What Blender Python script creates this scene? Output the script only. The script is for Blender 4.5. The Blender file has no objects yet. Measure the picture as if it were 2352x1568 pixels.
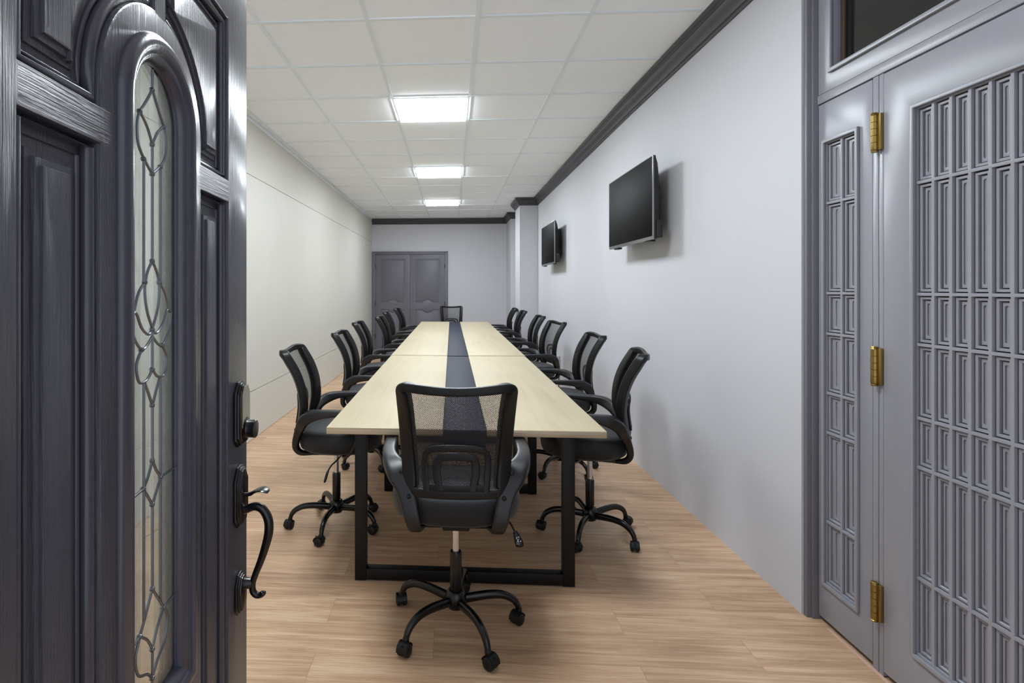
import bpy, bmesh, math, random
from mathutils import Vector, Matrix
random.seed(7)
C = bpy.context.scene
COL = C.collection
PI = math.pi

# ------------------------------------------------------------------ camera, world, exposure
TH = -0.0587
cam_d = bpy.data.cameras.new('camera')
cam = bpy.data.objects.new('camera', cam_d)
COL.objects.link(cam)
cam.location = (0, 0, 1.40)
cam.rotation_euler = (PI/2, 0, -TH)
cam_d.sensor_width = 36.0
cam_d.lens = 1250.5/2352*36
cam_d.shift_x = (1176-963.5)/2352
cam_d.shift_y = -(784-662.4)/2352
cam_d.clip_start = 0.02
cam_d.clip_end = 100
C.camera = cam
C.view_settings.view_transform = 'Standard'
C.view_settings.look = 'None'
C.view_settings.exposure = 0.17
C.view_settings.gamma = 1.0
C.view_settings.use_curve_mapping = False
C.cycles.max_bounces = 14
C.cycles.diffuse_bounces = 9
C.cycles.transparent_max_bounces = 16
W = bpy.data.worlds.new('hall_fill')  # even ambient fill, added from the unseen open end behind the camera
C.world = W
W.use_nodes = True
wb = W.node_tree.nodes['Background']
wb.inputs[0].default_value = (0.86, 0.92, 1.0, 1)
wb.inputs[1].default_value = 1.15
PANEL_E = 46.0

# ------------------------------------------------------------------ materials
def lin(c):
    c = c/255.0
    return c/12.92 if c <= 0.04045 else ((c+0.055)/1.055)**2.4
def rgb(r, g, b): return (lin(r), lin(g), lin(b), 1)
def mat(name, col, rough=0.5, metal=0.0, spec=0.5, coat=0.0, sheen=0.0, emit=0.0):
    m = bpy.data.materials.new(name); m.use_nodes = True
    p = m.node_tree.nodes['Principled BSDF']
    p.inputs['Base Color'].default_value = rgb(*col)
    p.inputs['Roughness'].default_value = rough
    p.inputs['Metallic'].default_value = metal
    p.inputs['Specular IOR Level'].default_value = spec
    p.inputs['Coat Weight'].default_value = coat
    p.inputs['Coat Roughness'].default_value = 0.15
    p.inputs['Sheen Weight'].default_value = sheen
    if emit:
        p.inputs['Emission Color'].default_value = (1, 1, 1, 1)
        p.inputs['Emission Strength'].default_value = emit
    return m
class NT:
    def __init__(s, m): s.t = m.node_tree; s.p = s.t.nodes.get('Principled BSDF')
    def n(s, typ, **kw):
        x = s.t.nodes.new(typ)
        for k, v in kw.items(): setattr(x, k, v)
        return x
    def l(s, a, b): s.t.links.new(a, b)
    def coord(s, kind='Object', scale=(1, 1, 1), rot=(0, 0, 0), loc=(0, 0, 0)):
        tc = s.n('ShaderNodeTexCoord'); mp = s.n('ShaderNodeMapping')
        mp.inputs['Scale'].default_value = scale; mp.inputs['Rotation'].default_value = rot
        mp.inputs['Location'].default_value = loc
        s.l(tc.outputs[kind], mp.inputs[0]); return mp.outputs[0]
    def noise(s, vec, scale, detail=4, rough=0.55, dist=0.0):
        x = s.n('ShaderNodeTexNoise'); x.inputs['Scale'].default_value = scale
        x.inputs['Detail'].default_value = detail; x.inputs['Roughness'].default_value = rough
        x.inputs['Distortion'].default_value = dist
        s.l(vec, x.inputs['Vector']); return x.outputs['Fac']
    def ramp(s, fac, stops):
        r = s.n('ShaderNodeValToRGB')
        e = r.color_ramp.elements
        while len(e) < len(stops): e.new(0.5)
        for i, (pos, c) in enumerate(stops): e[i].position = pos; e[i].color = c
        s.l(fac, r.inputs[0]); return r.outputs[0]
    def mix(s, a, b, fac, blend='MIX'):
        x = s.n('ShaderNodeMix', data_type='RGBA', blend_type=blend)
        if isinstance(fac, float): x.inputs['Factor'].default_value = fac
        else: s.l(fac, x.inputs['Factor'])
        for v, i in ((a, 'A'), (b, 'B')):
            sock = [q for q in x.inputs if q.name == i and q.type == 'RGBA'][0]
            if isinstance(v, tuple): sock.default_value = v
            else: s.l(v, sock)
        return [q for q in x.outputs if q.type == 'RGBA'][0]
    def math(s, op, a, b=0.0):
        x = s.n('ShaderNodeMath', operation=op)
        for v, i in ((a, 0), (b, 1)):
            if isinstance(v, (int, float)): x.inputs[i].default_value = v
            else: s.l(v, x.inputs[i])
        return x.outputs[0]
    def bump(s, h, strength=0.3, dist=0.001):
        b = s.n('ShaderNodeBump'); b.inputs['Strength'].default_value = strength
        b.inputs['Distance'].default_value = dist
        s.l(h, b.inputs['Height']); s.l(b.outputs[0], s.p.inputs['Normal'])
    def base(s, c): s.l(c, s.p.inputs['Base Color'])
    def rough(s, c): s.l(c, s.p.inputs['Roughness'])

def painted(name, col, rough, noise_scale=60, strength=0.15, dist=0.001, var=0.03, spec=0.4, stretch=(1, 1, 1)):
    m = mat(name, col, rough, spec=spec); t = NT(m)
    v = t.coord('Object', stretch)
    t.bump(t.noise(v, noise_scale, 5), strength, dist)
    v2 = t.coord('Object')
    f = t.noise(v2, 1.3, 3)
    c = rgb(*col)
    t.base(t.mix(tuple(q*(1-var) for q in c[:3])+(1,), tuple(min(1, q*(1+var)) for q in c[:3])+(1,), f))
    return m

M = {}
M['wall_gray'] = painted('wall_gray_paper', (194, 195, 201), 0.62, 400, 0.25, 0.0006, 0.02, 0.3, (1, 1, .12))
M['wall_cream'] = painted('wall_cream_panel', (203, 201, 192), 0.5, 90, 0.1, 0.0005, 0.02, 0.35)
M['wall_dark'] = mat('groove_dark', (60, 58, 56), 0.9)
M['ceiling'] = painted('ceiling_tile', (245, 249, 254), 0.85, 260, 0.25, 0.0006, 0.01, 0.2)
M['tbar'] = mat('ceiling_grid_white', (230, 238, 244), 0.5)
M['crown'] = painted('crown_charcoal', (66, 66, 72), 0.38, 30, 0.1, 0.0005, 0.05)
M['door_back'] = painted('double_door_paint', (104, 103, 112), 0.45, 30, 0.08, 0.0005, 0.03)
M['black_metal'] = painted('black_powder_steel', (11, 11, 12), 0.46, 500, 0.15, 0.0003, 0.05, 0.3)
M['black_plastic'] = painted('black_plastic', (10, 10, 12), 0.40, 900, 0.15, 0.0002, 0.03, 0.35)
M['arm_plastic'] = painted('arm_plastic', (16, 17, 21), 0.40, 900, 0.1, 0.0002, 0.03, 0.5)
M['leg_gloss'] = mat('gloss_black_base', (6, 6, 7), 0.26, spec=0.45)
M['wheel'] = mat('caster_black', (10, 10, 11), 0.5, spec=0.4)
M['chrome'] = mat('chrome', (205, 205, 208), 0.18, metal=1.0)
M['brass'] = mat('aged_brass', (158, 134, 78), 0.34, metal=1.0)
M['bronze'] = mat('dark_bronze', (14, 13, 14), 0.27, metal=0.2, spec=0.6)
M['copper'] = mat('copper_edge', (150, 96, 74), 0.35, metal=1.0)
M['screen'] = mat('tv_screen', (3, 3, 3), 0.5, spec=0.06)
M['tv_plastic'] = mat('tv_plastic', (20, 20, 20), 0.4)
M['tv_silver'] = mat('tv_bezel_silver', (150, 150, 152), 0.3, metal=0.8)
M['white_mark'] = mat('white_print', (225, 225, 230), 0.6)
M['emit'] = mat('light_diffuser', (255, 255, 255), 0.5, emit=PANEL_E)
M['emit'].node_tree.nodes['Principled BSDF'].inputs['Emission Color'].default_value = (0.875, 0.945, 1.0, 1)
M['white_metal'] = mat('white_frame', (235, 235, 235), 0.4)
M['keypad'] = mat('keypad_face', (150, 145, 132), 0.2, spec=0.8)
M['outlet'] = mat('outlet_gray', (190, 190, 194), 0.35)
M['lead'] = mat('lead_came', (120, 124, 130), 0.32, metal=0.85)
M['plinth'] = mat('pale_bead', (205, 170, 150), 0.6)
M['dark_glass'] = mat('dark_glass', (20, 19, 19), 0.08, spec=0.6)
M['slit_shade'] = mat('slit_shade_backing', (30, 27, 25), 0.8, spec=0.2)  # shade of the lattice slits put into a dark colour
M['wood_edge'] = mat('dark_wood_stop', (70, 52, 40), 0.5)

def gloss_door_mat(name, col, rail_lo=None, rail_hi=None, rough=0.3, strength=0.5, axis='z', sc=1.0):
    m = mat(name, col, rough, spec=0.5, coat=0.12); t = NT(m)
    g1 = t.noise(t.coord('Object', (260*sc, 260*sc, 7*sc)), 1.0, 6, 0.6, 0.6)
    g2 = t.noise(t.coord('Object', (7*sc, 60*sc, 260*sc)), 1.0, 6, 0.6, 0.6)
    if rail_lo is not None:
        sp = t.n('ShaderNodeSeparateXYZ'); tc = t.n('ShaderNodeTexCoord'); t.l(tc.outputs['Object'], sp.inputs[0])
        a = t.math('GREATER_THAN', sp.outputs[2], rail_lo); b = t.math('LESS_THAN', sp.outputs[2], rail_hi)
        ax = t.math('GREATER_THAN', sp.outputs[0], 0.12); bx = t.math('LESS_THAN', sp.outputs[0], 0.691)
        k = t.math('MULTIPLY', t.math('MULTIPLY', a, b), t.math('MULTIPLY', ax, bx))
        h = t.mix(g1, g2, k)
    else: h = g1
    h = t.ramp(h, [(0.30, (0, 0, 0, 1)), (0.62, (1, 1, 1, 1))])
    t.bump(h, strength, 0.0012)
    c = rgb(*col)
    f = t.noise(t.coord('Object', (40, 40, 1.5)), 1, 4)
    t.base(t.mix(tuple(q*.96 for q in c[:3])+(1,), tuple(q*1.04 for q in c[:3])+(1,), f))
    return m
M['door_dark'] = gloss_door_mat('dark_gloss_door', (70, 70, 80), 1.572, 1.616, 0.28, 0.6)
M['door_mold'] = gloss_door_mat('dark_gloss_moulding', (66, 65, 77), None, None, 0.22, 0.12)
M['door_gray'] = painted('gray_gloss_door', (140, 141, 149), 0.30, 240, 0.35, 0.0006, 0.03, 0.55)
M['door_gray2'] = painted('gray_gloss_lattice', (142, 142, 151), 0.30, 180, 0.2, 0.0005, 0.03, 0.55)
M['casing'] = painted('casing_gray', (112, 111, 120), 0.4, 20, .1, .0005, .04)

def floor_mat():
    m = mat('plank_floor', (190, 150, 120), 0.42, spec=0.35); t = NT(m)
    v = t.coord('Object', (1, 1, 1), loc=(0.07, -0.005, 0))
    br = t.n('ShaderNodeTexBrick'); br.offset = 0.37; br.offset_frequency = 2; br.squash = 1
    br.inputs['Scale'].default_value = 1.0
    br.inputs['Brick Width'].default_value = 1.22; br.inputs['Row Height'].default_value = 0.187
    br.inputs['Mortar Size'].default_value = 0.0009; br.inputs['Mortar Smooth'].default_value = 0.1
    br.inputs['Bias'].default_value = 0.0
    br.inputs['Color1'].default_value = (0, 0, 0, 1); br.inputs['Color2'].default_value = (1, 1, 1, 1)
    br.inputs['Mortar'].default_value = (0.5, 0.5, 0.5, 1)
    t.l(v, br.inputs['Vector'])
    # per plank shift of the grain
    sp = t.n('ShaderNodeSeparateXYZ'); t.l(v, sp.inputs[0])
    cb = t.n('ShaderNodeCombineXYZ')
    t.l(t.math('MULTIPLY', sp.outputs[0], 1.1), cb.inputs[0])
    t.l(t.math('MULTIPLY', sp.outputs[1], 15.0), cb.inputs[1])
    t.l(t.math('MULTIPLY', br.outputs['Color'], 37.0), cb.inputs[2])
    g = t.noise(cb.outputs[0], 1.5, 10, 0.72, 0.6)
    cb2 = t.n('ShaderNodeCombineXYZ')
    t.l(t.math('MULTIPLY', sp.outputs[0], 3.0), cb2.inputs[0])
    t.l(t.math('MULTIPLY', sp.outputs[1], 110.0), cb2.inputs[1])
    t.l(t.math('MULTIPLY', br.outputs['Color'], 11.0), cb2.inputs[2])
    g2 = t.noise(cb2.outputs[0], 1.0, 4, 0.6, 0.3)
    col = t.ramp(g, [(0.33, rgb(138, 101, 74)), (0.44, rgb(178, 140, 108)), (0.54, rgb(198, 164, 131)), (0.66, rgb(220, 194, 164))])
    col = t.mix(col, t.ramp(g2, [(0.3, rgb(164, 130, 102)), (0.7, rgb(216, 188, 158))]), 0.42)
    tint = t.ramp(br.outputs['Color'], [(0.0, (.90, .89, .88, 1)), (1.0, (1.03, 1.03, 1.03, 1))])
    col = t.mix(col, tint, 1.0, 'MULTIPLY')
    col = t.mix(col, rgb(105, 78, 60), t.math('MULTIPLY', br.outputs['Fac'], 0.45))
    t.base(col)
    h = t.math('SUBTRACT', t.math('MULTIPLY', g2, 0.35), br.outputs['Fac'])
    t.bump(h, 0.25, 0.0008)
    t.rough(t.math('ADD', t.math('MULTIPLY', g, 0.2), 0.32))
    return m
M['floor'] = floor_mat()

def table_mat(name, dark, light, edge=False):
    m = mat(name, light, 0.55, spec=0.2); t = NT(m)
    v = t.coord('Object', (22, 1.1, 22) if not edge else (2, 60, 200))
    g = t.noise(v, 1.0, 7, 0.6, 0.7)
    col = t.ramp(g, [(0.28, rgb(*dark)), (0.5, rgb(*light)), (0.8, rgb(*[min(255, c+10) for c in light]))])
    g2 = t.noise(t.coord('Object', (130, 9, 130)), 1.0, 3, 0.6, 0.3)
    fl = t.ramp(g2, [(0.20, rgb(*[c-34 for c in dark])), (0.30, rgb(*light))])
    col = t.mix(col, fl, 0.25)
    col = t.mix(col, rgb(184, 172, 146), t.noise(t.coord('Object', (2, 1, 2)), 1.2, 2))
    t.base(col if not edge else t.ramp(g, [(0.3, rgb(*dark)), (0.7, rgb(*light))]))
    t.bump(g2, 0.06, 0.0005)
    return m
M['table_wood'] = table_mat('ash_laminate', (150, 137, 110), (171, 160, 135))
M['table_edge'] = table_mat('ply_edge', (140, 120, 98), (206, 190, 164), True)
M['strip'] = painted('charcoal_strip', (46, 49, 62), 0.6, 300, 0.12, 0.0003, 0.04, 0.12)

def mesh_mat():
    m = bpy.data.materials.new('chair_mesh_fabric'); m.use_nodes = True
    t = NT(m); p = t.p
    p.inputs['Base Color'].default_value = rgb(16, 16, 22); p.inputs['Roughness'].default_value = 0.6
    p.inputs['Sheen Weight'].default_value = 0.15
    sp = t.n('ShaderNodeSeparateXYZ'); tc = t.n('ShaderNodeTexCoord'); t.l(tc.outputs['Object'], sp.inputs[0])
    P = 0.0047
    k = 2*PI/P
    a = t.math('SINE', t.math('MULTIPLY', t.math('ADD', sp.outputs[0], sp.outputs[2]), k*0.72))
    b = t.math('SINE', t.math('MULTIPLY', t.math('SUBTRACT', sp.outputs[0], sp.outputs[2]), k*0.72))
    prod = t.math('ADD', a, b)
    hole = t.math('GREATER_THAN', prod, 0.32)
    tr = t.n('ShaderNodeBsdfTransparent'); mx = t.n('ShaderNodeMixShader')
    out = t.t.nodes['Material Output']
    t.l(hole, mx.inputs[0]); t.l(p.outputs[0], mx.inputs[1]); t.l(tr.outputs[0], mx.inputs[2])
    t.l(mx.outputs[0], out.inputs['Surface'])
    return m
M['mesh'] = mesh_mat()
def seat_mat():
    m = mat('seat_fabric', (13, 13, 17), 0.6, spec=0.4, sheen=0.12); t = NT(m)
    wv = t.n('ShaderNodeTexVoronoi'); wv.inputs['Scale'].default_value = 330
    t.l(t.coord('Object'), wv.inputs['Vector'])
    t.bump(wv.outputs['Distance'], 0.7, 0.0012)
    return m
M['seat'] = seat_mat()
def glass_mat():
    m = bpy.data.materials.new('leaded_glass'); m.use_nodes = True
    t = NT(m); p = t.p
    p.inputs['Base Color'].default_value = (0.93, 0.96, 0.95, 1)
    p.inputs['Transmission Weight'].default_value = 1.0
    p.inputs['Roughness'].default_value = 0.04; p.inputs['IOR'].default_value = 1.25
    sp = t.n('ShaderNodeSeparateXYZ'); tc = t.n('ShaderNodeTexCoord'); t.l(tc.outputs['Object'], sp.inputs[0])
    dx = t.math('ABSOLUTE', t.math('SUBTRACT', sp.outputs[0], 0.3975))
    ex = t.math('GREATER_THAN', dx, 0.0255)
    vo = t.noise(t.coord('Object', (260, 260, 110)), 1.0, 4, 0.65, 2.2)
    wob = t.noise(t.coord('Object', (14, 14, 9)), 1.0, 1)
    h = t.math('ADD', t.math('MULTIPLY', t.math('MULTIPLY', vo, ex), 1.0), t.math('MULTIPLY', wob, 0.5))
    t.bump(h, 1.0, 0.0032)
    t.rough(t.math('ADD', t.math('MULTIPLY', ex, 0.16), 0.02))
    tr = t.n('ShaderNodeBsdfTransparent'); tr.inputs[0].default_value = (0.9, 0.93, 0.92, 1)
    mx = t.n('ShaderNodeMixShader'); mx.inputs[0].default_value = 0.50
    out = t.t.nodes['Material Output']
    t.l(p.outputs[0], mx.inputs[1]); t.l(tr.outputs[0], mx.inputs[2]); t.l(mx.outputs[0], out.inputs['Surface'])
    return m
M['glass'] = glass_mat()

# ------------------------------------------------------------------ object helpers
def tag(o, label=None, cat=None, group=None, kind=None):
    if label: o['label'] = label
    if cat: o['category'] = cat
    if group: o['group'] = group
    if kind: o['kind'] = kind
    return o
def empty(name, loc=(0, 0, 0), rz=0.0, parent=None):
    o = bpy.data.objects.new(name, None); COL.objects.link(o)
    o.location = loc; o.rotation_euler = (0, 0, rz); o.empty_display_size = 0.1
    if parent: o.parent = parent
    return o
def link_mesh(name, me, m, parent=None):
    o = bpy.data.objects.new(name, me); COL.objects.link(o)
    if not isinstance(m, (list, tuple)): m = [m]
    if len(me.materials) == 0:
        for q in m: me.materials.append(q)
    if parent: o.parent = parent
    return o
def crom(P, n=6, closed=False):
    P = [tuple(p) for p in P]; out = []; N = len(P)
    rng = range(N) if closed else range(N-1)
    for i in rng:
        if closed: a, b, c, d = P[(i-1) % N], P[i], P[(i+1) % N], P[(i+2) % N]
        else: a, b, c, d = P[max(i-1, 0)], P[i], P[i+1], P[min(i+2, N-1)]
        for k in range(n):
            t = k/n
            out.append(tuple(0.5*((2*q)+(-p+r)*t+(2*p-5*q+4*r-s)*t*t+(-p+3*q-3*r+s)*t**3) for p, q, r, s in zip(a, b, c, d)))
    if not closed: out.append(P[-1])
    return out

class MB:
    def __init__(s): s.bm = bmesh.new()
    def quadring(s, rings, closed_ring=True, closed_path=False, cap=True, mi=0):
        V = [[s.bm.verts.new(p) for p in r] for r in rings]
        n = len(V[0]); R = len(V)
        for i in range(R if closed_path else R-1):
            a, b = V[i], V[(i+1) % R]
            for j in range(n if closed_ring else n-1):
                k = (j+1) % n
                try: f = s.bm.faces.new((a[j], a[k], b[k], b[j])); f.material_index = mi
                except ValueError: pass
        if cap and not closed_path and closed_ring:
            for r in (V[0], V[-1]):
                try: f = s.bm.faces.new(r); f.material_index = mi
                except ValueError: pass
        return V
    def box(s, x0, x1, y0, y1, z0, z1, bev=0.0, mi=0):
        x0, x1 = min(x0, x1), max(x0, x1); y0, y1 = min(y0, y1), max(y0, y1); z0, z1 = min(z0, z1), max(z0, z1)
        b = bmesh.new(); r = bmesh.ops.create_cube(b, size=1)
        for v in b.verts:
            v.co = Vector(((v.co.x+.5)*(x1-x0)+x0, (v.co.y+.5)*(y1-y0)+y0, (v.co.z+.5)*(z1-z0)+z0))
        if bev > 0: bmesh.ops.bevel(b, geom=b.edges[:], offset=min(bev, .45*min(x1-x0, y1-y0, z1-z0)), segments=2, profile=.5, affect='EDGES')
        for f in b.faces: f.material_index = mi
        s.absorb(b); return s
    def absorb(s, b, mtx=None):
        if mtx is not None: bmesh.ops.transform(b, matrix=mtx, verts=b.verts)
        me = bpy.data.meshes.new('tmp'); b.to_mesh(me); b.free(); s.bm.from_mesh(me); bpy.data.meshes.remove(me)
    def sweep(s, path, sizes, ref=(1, 0, 0), n=12, ex=2.0, closed=False, cap=True, mi=0):
        P = [Vector(p) for p in path]; rings = []; N = len(P)
        for i, p in enumerate(P):
            if closed: T = P[(i+1) % N]-P[(i-1) % N]
            else: T = P[min(i+1, N-1)]-P[max(i-1, 0)]
            T.normalize()
            R = Vector(ref[i]) if isinstance(ref, list) else Vector(ref)
            w = R-T*R.dot(T)
            if w.length < 1e-5: w = Vector((0, 0, 1))-T*T.z
            w.normalize(); nn = T.cross(w)
            a, b = sizes[i] if isinstance(sizes, list) else sizes
            ring = []
            for k in range(n):
                t = 2*PI*(k+.5)/n; c, q = math.cos(t), math.sin(t)
                ring.append(p+w*(a*math.copysign(abs(c)**(2/ex), c))+nn*(b*math.copysign(abs(q)**(2/ex), q)))
            rings.append(ring)
        s.quadring(rings, True, closed, cap, mi); return s
    def tube(s, path, r, n=10, closed=False, mi=0):
        P = [Vector(p) for p in path]; N = len(P); rings = []
        T0 = (P[1]-P[0]).normalized()
        u = T0.orthogonal().normalized()
        for i, p in enumerate(P):
            if closed: T = P[(i+1) % N]-P[(i-1) % N]
            else: T = P[min(i+1, N-1)]-P[max(i-1, 0)]
            T.normalize(); u = (u-T*u.dot(T)).normalized(); v = T.cross(u)
            rr = r[i] if isinstance(r, list) else r
            rings.append([p+u*(rr*math.cos(2*PI*k/n))+v*(rr*math.sin(2*PI*k/n)) for k in range(n)])
        s.quadring(rings, True, closed, True, mi); return s
    def lathe(s, prof, c=(0, 0, 0), n=24, axis='z', mi=0):
        rings = []
        for r, h in prof:
            r = max(r, 1e-4); ring = []
            for k in range(n):
                a = 2*PI*k/n; x, y = r*math.cos(a), r*math.sin(a)
                q = {'z': (x, y, h), 'x': (h, x, y), 'y': (y, h, x)}[axis]
                ring.append(Vector(q)+Vector(c))
            rings.append(ring)
        s.quadring(rings, True, False, True, mi); return s
    def plate(s, outer, holes, t, bevel=0.0, f=None, mi=0, flip=False):
        """flat plate with holes; outline in a plane (a,b), thickness along c; f maps (a,b,c)->xyz; c from 0 to t"""
        cu = bpy.data.curves.new('tmp', 'CURVE'); cu.dimensions = '2D'; cu.fill_mode = 'BOTH'
        cu.extrude = max(t/2-bevel, 1e-5); cu.bevel_depth = bevel; cu.offset = -bevel; cu.bevel_resolution = 1 if bevel else 0
        for poly in [outer]+list(holes):
            sp = cu.splines.new('POLY'); sp.points.add(len(poly)-1)
            for i, p in enumerate(poly): sp.points[i].co = (p[0], p[1], 0, 1)
            sp.use_cyclic_u = True
        ob = bpy.data.objects.new('tmp', cu)
        me = bpy.data.meshes.new_from_object(ob)
        b = bmesh.new(); b.from_mesh(me)
        bmesh.ops.remove_doubles(b, verts=b.verts, dist=2e-5)
        for v in b.verts:
            a_, b_, c_ = v.co; c_ += t/2
            v.co = Vector(f(a_, b_, c_)) if f else Vector((a_, b_, c_))
        for q in b.faces: q.material_index = mi
        s.absorb(b)
        bpy.data.objects.remove(ob); bpy.data.curves.remove(cu); bpy.data.meshes.remove(me)
        return s
    def mesh(s, name, smooth=35):
        bmesh.ops.recalc_face_normals(s.bm, faces=s.bm.faces)
        me = bpy.data.meshes.new(name); s.bm.to_mesh(me); s.bm.free()
        if smooth:
            me.polygons.foreach_set('use_smooth', [True]*len(me.polygons))
            me.set_sharp_from_angle(angle=math.radians(smooth))
        return me
    def build(s, name, m, parent=None, smooth=35):
        return link_mesh(name, s.mesh(name, smooth), m, parent)

def offset_poly(P, d):
    """inward offset of a CCW polygon by d (mitred)"""
    n = len(P); out = []
    area = sum(P[i][0]*P[(i+1) % n][1]-P[(i+1) % n][0]*P[i][1] for i in range(n))
    sg = 1 if area > 0 else -1
    for i in range(n):
        a, b, c = P[i-1], P[i], P[(i+1) % n]
        d1 = Vector((b[0]-a[0], b[1]-a[1])).normalized(); d2 = Vector((c[0]-b[0], c[1]-b[1])).normalized()
        n1 = Vector((-d1.y, d1.x))*sg; n2 = Vector((-d2.y, d2.x))*sg
        m = n1+n2; m = m/max(m.length_squared/2, 0.35)
        out.append((b[0]+m.x*d, b[1]+m.y*d))
    return out
def rect(x0, x1, y0, y1): return [(x0, y0), (x1, y0), (x1, y1), (x0, y1)]
def stadium(x0, x1, y0, y1, n=6):
    r = (x1-x0)/2; cx = (x0+x1)/2
    return [(cx+r*math.cos(a), y1-r+r*math.sin(a)) for a in [PI*k/n for k in range(n+1)]] + \
           [(cx+r*math.cos(a), y0+r+r*math.sin(a)) for a in [PI+PI*k/n for k in range(n+1)]]

# ------------------------------------------------------------------ setting
ZC = 2.958
YB = 12.15
def xl(y): return -1.885+0.0086*y                      # left wall face
XR = [(1.503, 2.435), (1.480, 4.6), (1.487, 9.5), (1.178, 9.5), (1.178, 10.15), (1.487, 10.15), (1.487, 11.3), (1.215, 11.3), (1.215, YB)]

b = MB(); b.box(-2.2, 2.2, -1.2, YB+.2, -0.1, 0.0)
fl = b.build('floor', M['floor'], smooth=0); tag(fl, 'warm tan wood-look plank floor', 'floor', kind='structure')

b = MB(); b.box(-2.2, 2.2, -1.2, YB+.2, ZC+.006, ZC+.12)
ce = b.build('ceiling', M['ceiling'], smooth=0); tag(ce, 'white suspended tile ceiling', 'ceiling', kind='structure')
gx0, gy0, gs = -1.130, 3.140, 0.640
b = MB()
for i in range(-1, 5):
    x = gx0+i*gs
    b.box(x-.0125, x+.0125, -1.2, YB, ZC-.002, ZC+.008)
for j in range(-7, 15):
    y = gy0+j*gs
    if y < YB: b.box(xl(y), 1.5 if y > 2.4 else 1.6, y-.0125, y+.0125, ZC-.0015, ZC+.008)
b.build('ceiling_grid', M['tbar'], ce, smooth=0)

# left wall: three stacked cream panel courses with narrow reveals
b = MB()
def wall_strip(b, z0, z1, off, mi=0):
    y0, y1 = -0.6, YB
    P = [(xl(y0)-off, y0), (xl(y1)-off, y1), (xl(y1)-.15, y1), (xl(y0)-.15, y0)]
    b.quadring([[Vector((x, y, z0)) for x, y in P], [Vector((x, y, z1)) for x, y in P]], mi=mi)
wall_strip(b, 0.004, 0.447, 0); wall_strip(b, 0.453, 2.440, 0); wall_strip(b, 2.445, ZC+.004, 0)
wall_strip(b, 0, ZC, 0.012, 1)
wl = b.build('wall_left', [M['wall_cream'], M['wall_dark']], smooth=0)
tag(wl, 'cream panelled left wall with thin horizontal grooves', 'wall', kind='structure')
b = MB()
P0 = [(xl(-.6), -.6), (xl(YB), YB)]
b.quadring([[Vector((x, y, z)) for x, y, z in ((xl(yy), yy, ZC+.003), (xl(yy)+.018, yy, ZC-.001), (xl(yy)+.018, yy, ZC-.004), (xl(yy)+.002, yy, ZC-.004), (xl(yy)+.002, yy, ZC-.02), (xl(yy), yy, ZC-.02))] for yy in (-.6, YB)])
o = b.build('trim_2', M['tbar'], smooth=0); tag(o, 'thin white angle strip along the top of the left wall', 'trim', kind='structure')

# right wall with its two boxed columns
b = MB()
out = [(1.75, YB), (1.75, 2.435)]
poly = XR+out
b.quadring([[Vector((x, y, 0)) for x, y in poly], [Vector((x, y, ZC)) for x, y in poly]])
wr = b.build('wall_right', M['wall_gray'], smooth=0); tag(wr, 'pale lavender-gray right wall with boxed columns at the far end', 'wall', kind='structure')
b = MB(); b.box(-2.2, 1.75, YB, YB+.15, 0, ZC)
wb_ = b.build('wall_back', M['wall_gray'], smooth=0); tag(wb_, 'pale gray end wall of the room', 'wall', kind='structure')

# crown moulding swept along the right and back walls
path = XR+[(xl(YB), YB)]
prof = [(0, 2.834), (.010, 2.834), (.014, 2.841), (.014, 2.849), (.022, 2.853), (.028, 2.866), (.040, 2.884), (.056, 2.902), (.060, 2.914), (.068, 2.916), (.068, 2.930), (.078, 2.936), (.082, 2.957), (0, 2.957)]
def path_off(path, d):
    res = []; n = len(path)
    for i in range(n):
        b_ = Vector(path[i])
        n1 = n2 = None
        if i > 0: d1 = (b_-Vector(path[i-1])).normalized(); n1 = Vector((-d1.y, d1.x))
        if i < n-1: d2 = (Vector(path[i+1])-b_).normalized(); n2 = Vector((-d2.y, d2.x))
        if n1 is None: m = n2
        elif n2 is None: m = n1
        else: m = n1+n2; m = m/(m.length_squared/2)
        res.append(b_+m*d)
    return res
b = MB()
offs = {d: path_off(path, d) for d, _ in prof}
rings = [[Vector((offs[d][i].x, offs[d][i].y, z)) for d, z in prof] for i in range(len(path))]
b.quadring(rings)
o = b.build('trim_1', M['crown'], smooth=25); tag(o, 'dark charcoal crown moulding along the right and end walls', 'moulding', kind='structure')

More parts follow.
